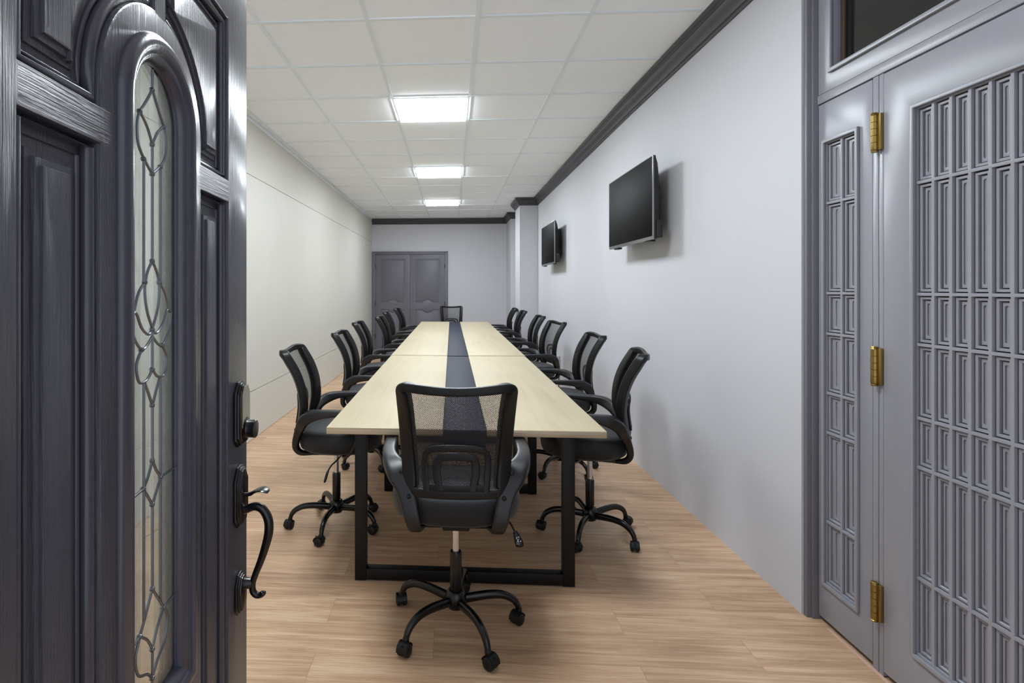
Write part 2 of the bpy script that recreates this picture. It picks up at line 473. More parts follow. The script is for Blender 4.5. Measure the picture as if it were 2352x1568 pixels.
# ------------------------------------------------------------------ double door at the far end
def back_door():
    root = empty('door_2', (0, YB, 0)); tag(root, 'slate-gray panelled double door in the end wall beside the cream wall', 'door', kind='structure')
    X0, X1, zt = -1.775, -0.078, 2.228
    b = MB()
    b.box(X0, X0+.068, -.028, 0, 0, zt, .004); b.box(X1-.068, X1, -.028, 0, 0, zt, .004); b.box(X0+.068, X1-.068, -.028, 0, zt-.068, zt, .004)
    b.box(X0, X0+.02, -.036, 0, 0, zt, .003); b.box(X1-.02, X1, -.036, 0, 0, zt, .003); b.box(X0, X1, -.036, 0, zt-.02, zt, .003)
    b.build('door_frame', M['door_back'], root)
    xm = -0.9265
    for (a, c, side) in ((X0+.072, xm-.0025, -1), (xm+.0025, X1-.072, 1)):
        w = c-a; cx = (a+c)/2; st = .118; r = .128; zc = 1.005
        f = lambda p, q, d: (p, -.022+.022-d, q)
        x0, x1 = a+st, c-st
        zu0, zl1 = 1.078, .932
        def arc(z, up):
            dz = z-zc; h = math.sqrt(r*r-dz*dz); a0 = math.atan2(dz, h)
            A = [a0+(PI-2*a0)*k/14 for k in range(15)] if up else [PI-a0+(PI+2*a0)*0 for k in range(1)]
            return [(cx+r*math.cos(t), zc+r*math.sin(t)) for t in A]
        up = [(x0, zu0)]+arc(zu0, True)[::-1]+[(x1, zu0), (x1, 2.048), (x0, 2.048)]
        lo = [(x0, .25), (x1, .25), (x1, zl1)]
        dz = zl1-zc; h = math.sqrt(r*r-dz*dz); a0 = math.atan2(dz, h)
        lo += [(cx+r*math.cos(a0-(PI+2*a0)*k/14), zc+r*math.sin(a0-(PI+2*a0)*k/14)) for k in range(15)]
        lo += [(x0, zl1)]
        b = MB()
        b.box(a, c, -.008, 0, .012, zt-.072)
        g = lambda p, q, d: (p, -.008-d, q)
        b.plate(rect(a, c, .012, zt-.072), [up, lo], .016, .004, g)
        for pl in (up, lo):
            b.plate(offset_poly(pl, .022), [], .006, .002, g)
            b.plate(offset_poly(pl, .038), [], .012, .004, g)
        lf = b.build('door_leaf', M['door_back'], root)
        hx = a-.004 if side < 0 else c+.004
        for z in (1.9, 1.07, .35):
            b = MB(); b.lathe([(.008, z-.045), (.009, z-.04), (.009, z+.04), (.008, z+.045)], (hx, -.032, 0), 10)
            b.box(hx-.014, hx+.014, -.027, -.022, z-.04, z+.04)
            b.build('door_hinge', M['crown'], lf)
back_door()

# ------------------------------------------------------------------ lattice door on the right
def lattice_door():
    XF = 1.552
    root = empty('door_3', (XF, 2.05, 0)); tag(root, 'gray lattice-panelled folding door in the right foreground', 'door', kind='structure')
    yo = 2.05
    # local: x = depth (into wall +), y = world y - 2.05
    zt = 2.176
    zr = [2.004, 1.753, 1.381, 1.213, .968, .804, .434, .178]
    def leaf(y0, y1, oy0, oy1, ncol, zb, name):
        """leaf from y0 (near) to y1 (far), lattice opening oy0..oy1"""
        f = lambda a, z, d: (-d, a-yo, z)        # d: proud toward the room
        b = MB()
        b.plate(rect(y0, y1, zb, zt-.004), [rect(oy0, oy1, zr[-1], zr[0])], .040, .002, lambda a, z, d: (.040-d, a-yo, z))
        lf = b.build(name, M['door_gray'], root)
        # proud moulding around the opening
        b = MB()
        o1 = rect(oy0-.013, oy1+.013, zr[-1]-.013, zr[0]+.013)
        b.plate(o1, [rect(oy0+.001, oy1-.001, zr[-1]+.001, zr[0]-.001)], .012, .003, f)
        b.build('panel_moulding', M['door_gray'], lf)
        cw = (oy1-oy0)/ncol; bh = .0052
        H1 = []; b = MB()
        def fr(x0, x1, ro, ri):
            """rectangular ring between depths x0 and x1"""
            P = lambda rc, x: [Vector((x, p[0]-yo, p[1])) for p in rc]
            bev = .0012
            b.quadring([P(ro, x1), P(ro, x0+bev), P(offset_poly(ro, bev), x0), P(offset_poly(ri, -bev), x0), P(ri, x0+bev), P(ri, x1)], True, False, False)
        for i in range(ncol):
            for j in range(7):
                a0, a1 = oy0+i*cw+bh, oy0+(i+1)*cw-bh
                if i == 0: a0 = oy0+.001
                if i == ncol-1: a1 = oy1-.001
                z1, z0 = zr[j]-bh, zr[j+1]+bh
                rc = rect(a0, a1, z0, z1); H1.append(rc)
                fr(.0090, .034, offset_poly(rc, .0030), offset_poly(rc, .0120))
                q = .0150; gc = (a0+a1)/2; gw = .085*cw
                b.plate(offset_poly(rc, q), [stadium(gc-gw, gc+gw, z0+q+.010, z1-q-.010)], .0050, .0010, lambda a, z, d: (.0215-d, a-yo, z))
                b.box(.0207, .034, a0+q-yo, a1-q-yo, z0+q, z1-q)
        full = rect(oy0-.006, oy1+.006, zr[-1]-.006, zr[0]+.006)
        b.plate(full, H1, .016, .0012, lambda a, z, d: (.017-d, a-yo, z))
        b.box(.0338, .0395, oy0-yo, oy1-yo, zr[-1], zr[0], mi=1)  # dark backing, coloured so the slits read as deep shade
        b.build('lattice_panel', [M['door_gray2'], M['slit_shade']], lf)
        return lf
    leaf(2.1055, 2.4005, 2.180, 2.357, 2, .022, 'door_leaf')
    leaf(1.225, 2.0535, 1.354, 1.9165, 9, .022, 'door_leaf')
    b = MB(); b.box(0, .05, 2.0775-yo, 2.1035-yo, .004, zt, .0015); b.box(.001, .05, 2.0555-yo, 2.0755-yo, .004, zt, .0015)
    b.box(.03, .05, 2.05-yo, 2.11-yo, .004, zt)
    b.build('door_post', M['door_gray'], root)
    b = MB(); b.box(0, .06, .40-yo, 1.2215-yo, .004, zt, .002)
    b.build('side_panel', M['door_gray'], root)
    # header rail and transom
    b = MB(); b.box(-.004, .06, .40-yo, 2.402-yo, zt, 2.213, .002)
    b.build('door_header', M['door_gray'], root)
    for zh in (1.967, 1.118, .262):
        b = MB()
        z0, z1 = zh-.072, zh+.072
        yh = 2.0765-yo
        segs = 5; seg = (z1-z0-.02)/segs
        P = [(.0105, z0), (.0115, z0+.004), (.0095, z0+.006), (.0115, z0+.010)]
        for k in range(segs):
            q = z0+.010+k*seg
            P += [(.0118, q+.001), (.0118, q+seg-.0015), (.0100, q+seg-.0008), (.0100, q+seg)]
        P += [(.0115, z1-.010), (.0095, z1-.006), (.0115, z1-.004), (.009, z1)]
        b.lathe(P, (-.014, yh, 0), 16)
        h = b.build('door_hinge', M['brass'], root); 
        b = MB(); b.box(-.012, .001, yh-.0235, yh-.004, z0+.006, z1-.006, .002)
        b.build('hinge_leaf', M['brass'], h)
    # transom window
    win = empty('window_1', (XF, 2.05, 0)); tag(win, 'dark glazed transom above the lattice door', 'window', kind='structure')
    f = lambda a, z, d: (.040-d, a-yo, z)
    ww = rect(.50, 2.312, 2.300, 2.80)
    b = MB(); b.plate(rect(.40, 2.402, 2.2155, ZC), [ww], .040, .002, f); b.build('window_frame', M['door_gray'], win)
    b = MB(); b.plate(offset_poly(ww, -.016), [offset_poly(ww, .001)], .014, .004, lambda a, z, d: (-d, a-yo, z)); b.build('window_moulding', M['door_gray'], win)
    b = MB(); b.plate(ww, [offset_poly(ww, .022)], .010, .001, lambda a, z, d: (.038-d, a-yo, z)); b.build('window_stop', M['wood_edge'], win)
    b = MB(); b.box(.036, .040, .50-yo, 2.312-yo, 2.30, 2.80); b.build('window_pane', M['dark_glass'], win)
    # casing at the wall end
    b = MB()
    b.box(1.511, 1.62, 2.4125, 2.434, 0, ZC, .004)
    b.box(1.530, 1.62, 2.4025, 2.4125, 0, ZC, .002)
    o = b.build('trim_3', M['casing']); tag(o, 'gray casing post between the right wall and the lattice door', 'trim', kind='structure')
    b = MB(); b.box(XF-.012, XF+.002, .3, 2.33, 0, .004, .001)
    o = b.build('trim_4', M['plinth']); tag(o, 'thin pale bead where the floor meets the lattice door', 'trim', kind='structure')
    b = MB(); b.box(XF+.062, XF+.2, -.6, 2.43, 0, ZC)
    b.box(XF, XF+.2, -.6, .40, 0, ZC)
    o = b.build('wall_entry', M['wall_gray'], smooth=0); tag(o, 'wall behind the lattice door', 'wall', kind='structure')
lattice_door()

# ------------------------------------------------------------------ open entrance door on the left
def entry_door():
    root = empty('door_1', (-0.3984, 0.3683, 0), PI/2+math.atan2(.0647, .998))
    tag(root, 'open dark slate gloss entrance door with an arched leaded glass light', 'door', kind='structure')
    # local: x along the door from the hinge, y away from camera side, z up. front face y=0
    f = lambda a, z, d: (a, -d, z)
    Wd, Ht = .811, 2.06
    cx, R, zs = .4055, .150, 1.650
    xs0, xs1 = .120, .691
    bx0, bx1 = cx-R, cx+R
    m0, m1 = cx-.016, cx+.016
    zt = Ht-.125
    def arcp(r, a0, a1, n=18): return [(cx+r*math.cos(a0+(a1-a0)*k/n), zs+r*math.sin(a0+(a1-a0)*k/n)) for k in range(n+1)]
    am = math.acos(.016/R)
    UL = [(xs0, 1.616), (bx0, 1.616)]+arcp(R, PI, PI-am)+[(m0, zt), (xs0, zt)]
    UR = [(bx1, 1.616), (xs1, 1.616), (xs1, zt), (m1, zt)]+arcp(R, am, 0)
    LL = rect(xs0, bx0, .24, 1.572); LR = rect(bx1, xs1, .24, 1.572)
    gz0 = .80
    def ring(w, n=24):
        return [(cx+w, gz0-(w-.070))]+[(cx+w*math.cos(PI*k/n), zs+w*math.sin(PI*k/n)) for k in range(n+1)]+[(cx-w, gz0-(w-.070))]
    LM = rect(bx0+.035, bx1-.035, .24, .60)
    b = MB()
    T = .020
    for sgn in (0, 1):
        g = (lambda a, z, d: (a, -d+T, z)) if sgn == 0 else (lambda a, z, d: (a, .044-T+d, z))
        b.plate(rect(0, Wd, .012, Ht), [UL, UR, LL, LR, LM, ring(.084 if sgn == 0 else .088)], T, .003, g)
    b.plate(rect(.001, Wd-.001, .013, Ht-.001), [ring(.088)], .044-2*T+.002, 0, lambda a, z, d: (a, T-.001+d, z))
    b.build('door_leaf', M['door_dark'], root)
    b = MB()
    for pl in (UL, UR, LL, LR, LM):
        for sgn in (0, 1):
            for (ins, h) in ((.030, .004), (.038, .009), (.046, .013)):
                q = offset_poly(pl, ins)
                g = (lambda a, z, d: (a, T-d, z)) if sgn == 0 else (lambda a, z, d: (a, .044-T+d, z))
                b.plate(q, [], h, .0015, g)
    b.build('raised_panel', M['door_dark'], root)
    b = MB()
    for pl in (UL, UR, LL, LR, LM):
        for (ins, y, r) in ((.0075, T-.007, .0085), (.0185, T-.001, .0040)):
            q = offset_poly(pl, ins)
            b.tube([(p[0], y, p[1]) for p in q], r, 18, closed=True)
    b.build('panel_bead', M['door_mold'], root)
    # proud bead round the glass
    prof = [(.1150, -.001), (.1145, .004), (.110, .009), (.104, .0115), (.097, .0115), (.090, .0085), (.087, .0045), (.083, .0045), (.0785, .001), (.0745, -.004), (.0735, -.009), (.0735, -.0128)]
    for sgn in (0, 1):
        b = MB()
        rg = []
        for w, h in (prof if sgn == 0 else [(.124, -.001), (.122, .005), (.112, .008), (.102, .006), (.092, 0), (.080, -.014)]):
            rg.append([Vector((p[0], -h if sgn == 0 else .044+h, p[1])) for p in ring(w)])
        b.quadring(rg, True, False, cap=False)
        b.build('glass_moulding', M['door_mold'], root, smooth=50)
    b = MB(); b.plate(ring(.0840), [], .013, 0, lambda a, z, d: (a, .0125+d, z))
    gl = b.build('glass_pane', M['glass'], root, smooth=0)
    # leaded cames
    c0 = cx-.008+.006
    HP = [[(0, 1.719), (0, 1.690)], [(0, 1.690), (.017, 1.668), (.036, 1.647)], [(.036, 1.647), (.016, 1.632), (0, 1.610)],
          [(.036, 1.647), (.043, 1.630), (.041, 1.603), (.025, 1.584), (0, 1.567)], [(0, 1.610), (0, 1.440)], [(.025, 1.583), (.025, 1.409)],
          [(0, 1.440), (.016, 1.421), (.022, 1.395), (.015, 1.367), (0, 1.342)], [(.022, 1.409), (.040, 1.393), (.051, 1.370)],
          [(.060, 1.363), (.046, 1.366), (.031, 1.345), (.012, 1.334), (0, 1.340)], [(.060, 1.363), (.053, 1.335), (.028, 1.314), (0, 1.330)],
          [(.031, 1.314), (.045, 1.295), (.038, 1.270), (.017, 1.269), (0, 1.282)], [(0, 1.342), (0, 1.282)], [(.022, 1.266), (0, 1.230)],
          [(0, 1.230), (0, 1.149)], [(.025, 1.268), (.025, 1.120)], [(0, 1.149), (.013, 1.130), (.026, 1.117)], [(.026, 1.117), (.012, 1.100), (0, 1.085)],
          [(.026, 1.117), (.070, 1.115)], [(0, 1.085), (0, .962)], [(.025, 1.115), (.025, .930)], [(0, .962), (.018, .938), (.036, .915)],
          [(.036, .915), (.015, .897), (0, .874)], [(.036, .915), (.048, .893), (.040, .864), (.015, .848), (0, .832)], [(0, .874), (0, .801)],
          [(.036, .915), (.070, .913)]]
    b = MB()
    for P in HP:
        for sg in ((1, -1) if any(p[0] > 0 for p in P) else (1,)):
            q = [(c0+sg*x, 0, z) for x, z in P]
            if len(q) > 2: q = crom(q, 6)
            for y in (.0115,):
                b.sweep([(x, y, z) for x, _, z in q], (.0022, .0020), ref=(0, 1, 0), n=8)
    for (x, z) in ((0, 1.690), (.036, 1.647), (0, 1.610), (0, 1.567), (0, 1.440), (.022, 1.409), (0, 1.340), (0, 1.282), (.031, 1.314), (0, 1.230), (0, 1.149), (.026, 1.117), (0, 1.085), (0, .962), (.036, .915), (0, .874), (0, .832), (.025, 1.583)):
        for sg in ((1, -1) if x > 0 else (1,)):
            b.lathe([(.0005, .0075), (.0028, .0085), (.0038, .011), (.0034, .015)], (c0+sg*x, 0, z), 10, 'y')
    b.build('lead_came', M['lead'], gl)
    # ---- lockset
    xc = .752
    def escutcheon(z0, z1, hw, th, shoulder=.018, name='lock_plate', m='bronze'):
        b = MB()
        def outl(i):
            w = hw-i; a0, a1 = z0+i, z1-i; s = shoulder
            return [(xc-w, a0+s*.7), (xc-w*.55, a0), (xc+w*.55, a0), (xc+w, a0+s*.7), (xc+w, a1-s), (xc+w*.78, a1-s*.72), (xc+w*.45, a1-s*.12), (xc, a1), (xc-w*.45, a1-s*.12), (xc-w*.78, a1-s*.72), (xc-w, a1-s)]
        b.plate(outl(0), [], th*.45, .002, f)
        b.plate(outl(.004), [], th*.75, .0025, f)
        b.plate(outl(.007), [], th, .003, f)
        return b.build(name, M[m], root)
    dp = escutcheon(1.072, 1.207, .033, .016, .022, 'keypad_lock')
    b = MB(); b.plate([(xc-.024, 1.112), (xc-.013, 1.126), (xc+.013, 1.126), (xc+.024, 1.112), (xc+.024, 1.180), (xc+.011, 1.197), (xc-.011, 1.197), (xc-.024, 1.180)], [], .0015, 0, lambda a, z, d: (a, -.016-d, z))
    b.build('keypad', M['keypad'], dp)
    b = MB(); b.lathe([(.025, -.015), (.025, -.018), (.019, -.020), (.018, -.023), (.0188, -.036), (.0175, -.038), (.0005, -.0385)], (xc, 0, 1.106), 28, 'y')
    b.build('thumb_turn', M['bronze'], dp)
    b = MB(); b.plate(rect(xc-.031, xc-.029, 1.082, 1.19), [], .001, 0, lambda a, z, d: (a, -.0155-d, z)); b.build('copper_edge', M['copper'], dp)
    up = escutcheon(.905, 1.030, .033, .014, .024, 'handle_plate')
    b = MB()
    pth = crom([(xc, -.012, .968, .005, .004), (xc, -.026, .969, .006, .004), (xc, -.038, .976, .013, .003), (xc, -.050, .979, .017, .0028), (xc, -.060, .976, .014, .0028), (xc, -.064, .973, .008, .0024)], 6)
    b.sweep([p[:3] for p in pth], [(p[3], p[4]) for p in pth], ref=(1, 0, 0), n=14)
    b.build('thumb_latch', M['bronze'], up)
    b = MB()
    pth = crom([(xc, -.008, .934, .010), (xc, -.020, .938, .0085), (xc, -.036, .943, .0085), (xc, -.052, .936, .0090), (xc, -.063, .915, .0095), (xc, -.064, .888, .0095), (xc, -.056, .855, .0085), (xc, -.046, .825, .0075), (xc, -.036, .800, .0068), (xc, -.030, .780, .0068), (xc, -.031, .765, .0068), (xc, -.038, .757, .0066), (xc, -.047, .757, .0062), (xc, -.053, .762, .0058), (xc, -.0535, .7655, .002)], 6)
    b.tube([p[:3] for p in pth], [p[3] for p in pth], 14)
    b.build('pull_handle', M['bronze'], up)
    lp = escutcheon(.722, .806, .026, .013, .020, 'lower_plate')
    b = MB(); b.lathe([(.012, -.012), (.011, -.024), (.008, -.030), (.001, -.033)], (xc, 0, .782), 16, 'y'); b.build('handle_mount', M['bronze'], lp)
entry_door()

# ------------------------------------------------------------------ ceiling lights
def panel_light():
    root = empty('ceiling_light', (0, 0, ZC))
    h = gs/2-.0135
    b = MB(); b.plate(rect(-h, h, -h, h), [rect(-h+.014, h-.014, -h+.014, h-.014)], .010, .002, lambda a, c, d: (a, c, -.002-.006+d))
    b.build('light_frame', M['white_metal'], root)
    b = MB(); b.box(-h+.013, h-.013, -h+.013, h-.013, -.016, .000)
    b.build('light_diffuser', M['emit'], root, smooth=0)
    tag(root, 'x', 'ceiling light', 'square ceiling light panels')
    return root
def copy_tree(o, parent=None):
    c = o.copy(); COL.objects.link(c)
    if parent: c.parent = parent
    for ch in list(o.children): copy_tree(ch, c)
    return c
pl = panel_light()
LX = gx0+1.5*gs
for i, (ly, lab) in enumerate(((gy0+2.5*gs, 'square flush ceiling light nearest the entrance, largest of the lit panels in view'), (gy0+6.5*gs, 'square flush ceiling light between the near and far lit panels'), (gy0+10.5*gs, 'smallest lit ceiling panel, nearest the end wall'), (gy0-1.5*gs, 'square ceiling light panel just above the entrance, overhead of the camera'))):
    o = pl if i == 0 else copy_tree(pl)
    o.location = (LX, ly, ZC); o['label'] = lab

# ------------------------------------------------------------------ conference table
def table(y0, y1, frames, label, zt=.775):
    XL, XRt, th = -.5625, .678, .030
    s0, s1 = -.0385, .1575
    root = empty('conference_table', ((XL+XRt)/2, (y0+y1)/2, 0)); ox, oy = root.location.x, root.location.y
    tag(root, label, 'table', 'conference table sections placed end to end')
    for (a, c) in ((XL, s0), (s1, XRt)):
        b = MB(); b.box(a-ox, c-ox, y0-oy, y1-oy, zt-th, zt, .0012)
        for fc in b.bm.faces: 
            if abs(fc.normal.z) < .5: fc.material_index = 1
        b.bm.normal_update()
        for fc in b.bm.faces: fc.material_index = 0 if fc.normal.z > .9 else 1
        b.build('tabletop', [M['table_wood'], M['table_edge']], root)
    b = MB(); b.box(s0+.001-ox, s1-.001-ox, y0+.012-oy, y1-.004-oy, zt-.022, zt-.006, .001)
    b.box(s0+.004-ox, s1-.004-ox, y0+.03-oy, y1-.02-oy, zt-.10, zt-.022)
    st = b.build('cable_cover', M['strip'], root)
    L0, L1, L2, L3 = -.463, -.408, .523, .578
    zb = zt-th
    for k, yf in enumerate(frames):
        fy0, fy1 = yf-oy, yf+.05-oy
        for (a, c) in ((L0, L1), (L2, L3)):
            b = MB(); b.box(a-ox, c-ox, fy0, fy1, 0.002, zb, .002); b.build('leg', M['black_metal'], root)
        b = MB(); b.box(L1-ox, L2-ox, fy0+.001, fy1-.001, .006, .058, .002); b.build('foot_rail', M['black_metal'], root)
        b = MB(); b.box(L1-ox, L2-ox, fy0+.001, fy1-.001, zb-.042, zb, .002); b.build('top_rail', M['black_metal'], root)
    for a in (L0+.003, L3-.043):
        b = MB(); b.box(a-ox, a+.04-ox, frames[0]+.05-oy, frames[-1]-oy, zb-.041, zb-.001, .002); b.build('side_rail', M['black_metal'], root)
    return root
t1 = table(2.423, 5.066, [2.588, 3.740, 4.93], 'near section of the pale ash conference table with a charcoal centre strip')
t2 = table(5.075, 10.22, [5.20, 6.7, 8.3, 10.0], 'far section of the pale ash conference table beyond the joint line', .779)

# ------------------------------------------------------------------ chairs
YBK = [(.58, -.168), (.66, -.152), (.74, -.143), (.84, -.156), (.925, -.187), (.99, -.226), (1.03, -.252), (1.07, -.280)]
def yb(z):
    for (a, p), (c, q) in zip(YBK[:-1], YBK[1:]):
        if z <= c:
            t = max(0, (z-a)/(c-a)); return p+(q-p)*t
    return YBK[-1][1]
YBs = [yb(.58+.49*i/60) for i in range(61)]
YBs = [sum(YBs[max(0, i-4):i+5])/len(YBs[max(0, i-4):i+5]) for i in range(61)]
def ybs(z):
    t = min(max((z-.58)/.49*60, 0), 59.999); i = int(t); return YBs[i]+(YBs[i+1]-YBs[i])*(t-i)
def wrap(x): q = abs(x)/.22; return .026*(1-q**2)+.022*(1-q**5)
def bp(x, z, off=0): return (x, ybs(z)-wrap(x)+off, z)
def bn(x):
    q = abs(x)/.22
    return (-(.026*2*q+.022*5*q**4)/.22*(1 if x > 0 else -1), 1, 0)
HW = [(.60, .176), (.68, .182), (.76, .189), (.85, .194), (.95, .199), (1.035, .203)]
def hwz(z):
    for (a, p), (c, q) in zip(HW[:-1], HW[1:]):
        if z <= c: return p+(q-p)*max(0, (z-a)/(c-a))
    return HW[-1][1]

def make_chair():
    root = empty('office_chair')
    # --- backrest frame
    right = [(0, .622, .017), (.06, .622, .017), (.12, .623, .017), (.150, .624, .018), (.168, .634, .024), (.174, .68, .028), (.181, .76, .029), (.187, .85, .028), (.192, .94, .027), (.196, 1.000, .024), (.199, 1.026, .020), (.193, 1.037, .017), (.176, 1.038, .017), (.12, 1.033, .017), (.06, 1.028, .016)]
    loop = right+[(0, 1.026, .016)]+[(-x, z, s) for x, z, s in right[:0:-1]]
    loop = crom(loop, 4, closed=True)
    sd = lambda x: min(1, max(0, (abs(x)-.145)/.035))
    b = MB(); b.sweep([bp(x, z, .012*sd(x)) for x, z, s in loop], [(.0105+.0135*sd(x), s) for x, z, s in loop], ref=[bn(x) for x, z, s in loop], n=20, ex=5.0, closed=True)
    b.build('backrest_frame', M['black_plastic'], root)
    # --- mesh
    b = MB(); nx, nz = 16, 22
    rows = []
    for j in range(nz+1):
        z = .628+(1.026-.628)*j/nz; h = hwz(z)-.014
        rows.append([Vector(bp(-h+2*h*i/nx, z-(.008*(1-(2*i/nx-1)**2) if j == nz else 0), -.002)) for i in range(nx+1)])
    b.quadring(rows, closed_ring=False, cap=False)
    b.build('backrest_mesh', M['mesh'], root)
    # --- lumbar support
    b = MB()
    for (pts, s) in (([(.112, .635), (.118, .70), (.120, .752), (.112, .780), (.088, .793), (.045, .798), (0, .799)], .012), ([(.062, .64), (.074, .70), (.072, .742), (.058, .760), (.03, .765), (0, .766)], .015)):
        P = pts+[(-x, z) for x, z in pts[-2::-1]]
        P = crom(P, 4)
        b.sweep([bp(x, z, -.014) for x, z in P], (.0045, s), ref=[bn(x) for x, z in P], n=12, ex=4)
    P = [(-.118, .650), (-.06, .648), (0, .648), (.06, .648), (.118, .650)]
    b.sweep([bp(x, z, -.012) for x, z in crom(P, 3)], (.005, .014), ref=(0, 1, 0), n=10, ex=3)
    b.build('lumbar_support', M['black_plastic'], root)
    # --- armrests
    A = [(.120, .05, .468, .020, .006), (.165, .07, .468, .021, .008), (.215, .095, .478, .020, .009), (.250, .130, .525, .019, .010), (.268, .165, .600, .019, .010), (.279, .200, .678, .021, .0105), (.283, .212, .710, .023, .010), (.284, .200, .724, .025, .010), (.283, .150, .728, .026, .012), (.281, .06, .725, .027, .016), (.274, -.03, .719, .028, .022), (.257, -.094, .705, .034, .030), (.226, -.138, .677, .044, .031), (.197, -.166, .632, .038, .026), (.181, -.187, .585, .032, .021), (.170, -.200, .540, .030, .018), (.161, -.200, .503, .027, .015), (.156, -.178, .478, .022, .013), (.140, -.13, .468, .020, .008), (.12, -.07, .466, .018, .006)]
    AP = crom(A, 6)
    for sx in (-1, 1):
        b = MB(); b.sweep([(sx*p[0], p[1], p[2]) for p in AP], [(p[3], p[4]) for p in AP], ref=(1, 0, 0), n=24, ex=5.0)
        arm = b.build('armrest', M['arm_plastic'], root, smooth=38)
        for (z, y, x) in ((.690, -.168, .212), (.610, -.206, .180)):
            b = MB(); b.lathe([(.0085, 0), (.0085, -.006), (.006, -.008), (.001, -.0085)], (sx*x, y+.006, z), 14, 'y'); b.build('screw_cap', M['black_plastic'], arm)
    # --- seat
    def srings(R, cy, hx, hy, n=48, e=2.7):
        out = []
        for sc, z in R:
            ring = []
            for k in range(n):
                t = 2*PI*k/n; c, s = math.cos(t), math.sin(t)
                x = hx*sc*math.copysign(abs(c)**(2/e), c); y = hy*sc*math.copysign(abs(s)**(2/e), s)
                y2 = y/hy
                dz = -.014*max(0, y2-.35)**2/(.42)*(1 if z > .55 else .2)
                ring.append(Vector((x*(1-.05*max(0, -y2)), cy+y, z+dz+(.006*(x/hx)**2 if z > .58 else 0))))
            out.append(ring)
        return out
    b = MB()
    b.quadring(srings([(.02, .490), (.80, .488), (.91, .489), (.965, .499), (.99, .520), (1.0, .545), (.992, .566), (.965, .583), (.91, .595), (.80, .602), (.6, .605), (.3, .604), (.02, .603)], .035, .266, .240))
    b.build('seat_cushion', M['seat'], root, smooth=60)
    b = MB()
    b.quadring(srings([(.02, .476), (.70, .476), (.84, .480), (.90, .487), (.905, .494), (.02, .494)], .035, .266, .240))
    b.box(-.16, .16, -.13, .10, .462, .478, .003); b.box(-.055, .055, -.10, .09, .435, .470, .008)
    b.lathe([(.03, .43), (.034, .445), (.036, .465)], (0, 0, 0), 20)
    b.build('seat_mechanism', M['black_plastic'], root)
    b = MB()
    pth = crom([(.03, .045, .452), (.12, .045, .450), (.19, .03, .440), (.222, .012, .430), (.236, -.002, .412), (.243, -.008, .398)], 5)
    b.tube(pth, .0042, 8)
    lv = b.build('height_lever', M['black_plastic'], root)
    b = MB()
    pth = crom([(.242, -.007, .402, .008, .006), (.248, -.012, .388, .013, .007), (.256, -.018, .366, .017, .007), (.261, -.022, .350, .016, .006), (.262, -.023, .345, .008, .003)], 4)
    b.sweep([p[:3] for p in pth], [(p[3], p[4]) for p in pth], ref=(1, 0, 0), n=12, ex=2.6)
    b.build('lever_paddle', M['black_plastic'], lv)
    b = MB()
    def mk(a, c): 
        y = lambda z: -.0225-(.385-z)*.30
        b.tube([(a[0], y(a[1]), a[1]), (c[0], y(c[1]), c[1])], .0010, 6)
    for a, c in (((.245, .384), (.250, .385)), ((.245, .381), (.250, .382)), ((.253, .386), (.258, .387)), ((.253, .383), (.258, .384)), ((.248, .378), (.254, .374)), ((.256, .379), (.252, .373)), ((.252, .373), (.256, .366)), ((.253, .372), (.248, .366)), ((.260, .372), (.266, .373)), ((.261, .369), (.266, .370)), ((.249, .364), (.249, .359)), ((.255, .363), (.256, .359))): mk(a, c)
    b.build('printed_icon', M['white_mark'], lv)
    # --- gas lift
    b = MB(); b.lathe([(.014, .29), (.014, .44)], n=20); g = b.build('gas_lift', M['chrome'], root); g['label'] = 'chrome gas lift rod'
    b = MB(); b.lathe([(.020, .10), (.0225, .12), (.0225, .16), (.0245, .17), (.0245, .305), (.0225, .312), (.015, .313)], n=24); b.build('column_cover', M['leg_gloss'], root)
    b = MB(); b.lathe([(.022, .078), (.034, .082), (.041, .095), (.044, .115), (.042, .135), (.034, .150), (.026, .155)], n=28); b.build('base_hub', M['leg_gloss'], root)
    for k in range(5):
        an = math.radians(8+72*k); c, s = math.cos(an), math.sin(an)
        prof = crom([(.030, .112, .0150, .0195), (.08, .119, .0150, .0190), (.14, .125, .0150, .0180), (.195, .122, .0145, .0165), (.238, .103, .0140, .0150), (.259, .079, .0130, .0130), (.266, .056, .0115, .0115)], 5)
        b = MB(); b.sweep([(p[0], 0, p[1]) for p in prof], [(p[2], p[3]) for p in prof], ref=(0, 1, 0), n=16)
        lg = b.build('base_leg', M['leg_gloss'], root); lg.rotation_euler = (0, 0, an)
        e = empty('caster', (.267*c, .267*s, 0), an+random.choice((-1.2, .9, 2.2, -2.4, .3)), root)
        hood = []
        for i in range(13):
            t = PI*(-.05+1.0*i/12)
            hood.append([Vector((x, .012+.0275*math.cos(t), .0265+.0275*math.sin(t))) for x in (-.0215, -.018, 0, .018, .0215)])
        b = MB(); b.quadring(hood, closed_ring=False, cap=False)
        inner = [[Vector((p.x, .012+(p.y-.012)*.90, .0265+(p.z-.0265)*.90)) for p in r] for r in hood]
        b.quadring(inner, closed_ring=False, cap=False)
        b.box(-.004, .004, -.012, .036, .014, .050, .001)
        b.lathe([(.011, .046), (.0125, .050), (.0125, .062), (.010, .066)], (0, 0, 0), 14)
        b.build('caster_hood', M['wheel'], e)
        for sx in (-1, 1):
            b = MB(); b.lathe([(.001, sx*.005), (.020, sx*.005), (.0245, sx*.006), (.0252, sx*.012), (.0245, sx*.019), (.021, sx*.0225), (.012, sx*.0245), (.001, sx*.025)], (0, .012, .0254), 24, 'x')
            b.build('caster_wheel', M['wheel'], e)
    return root

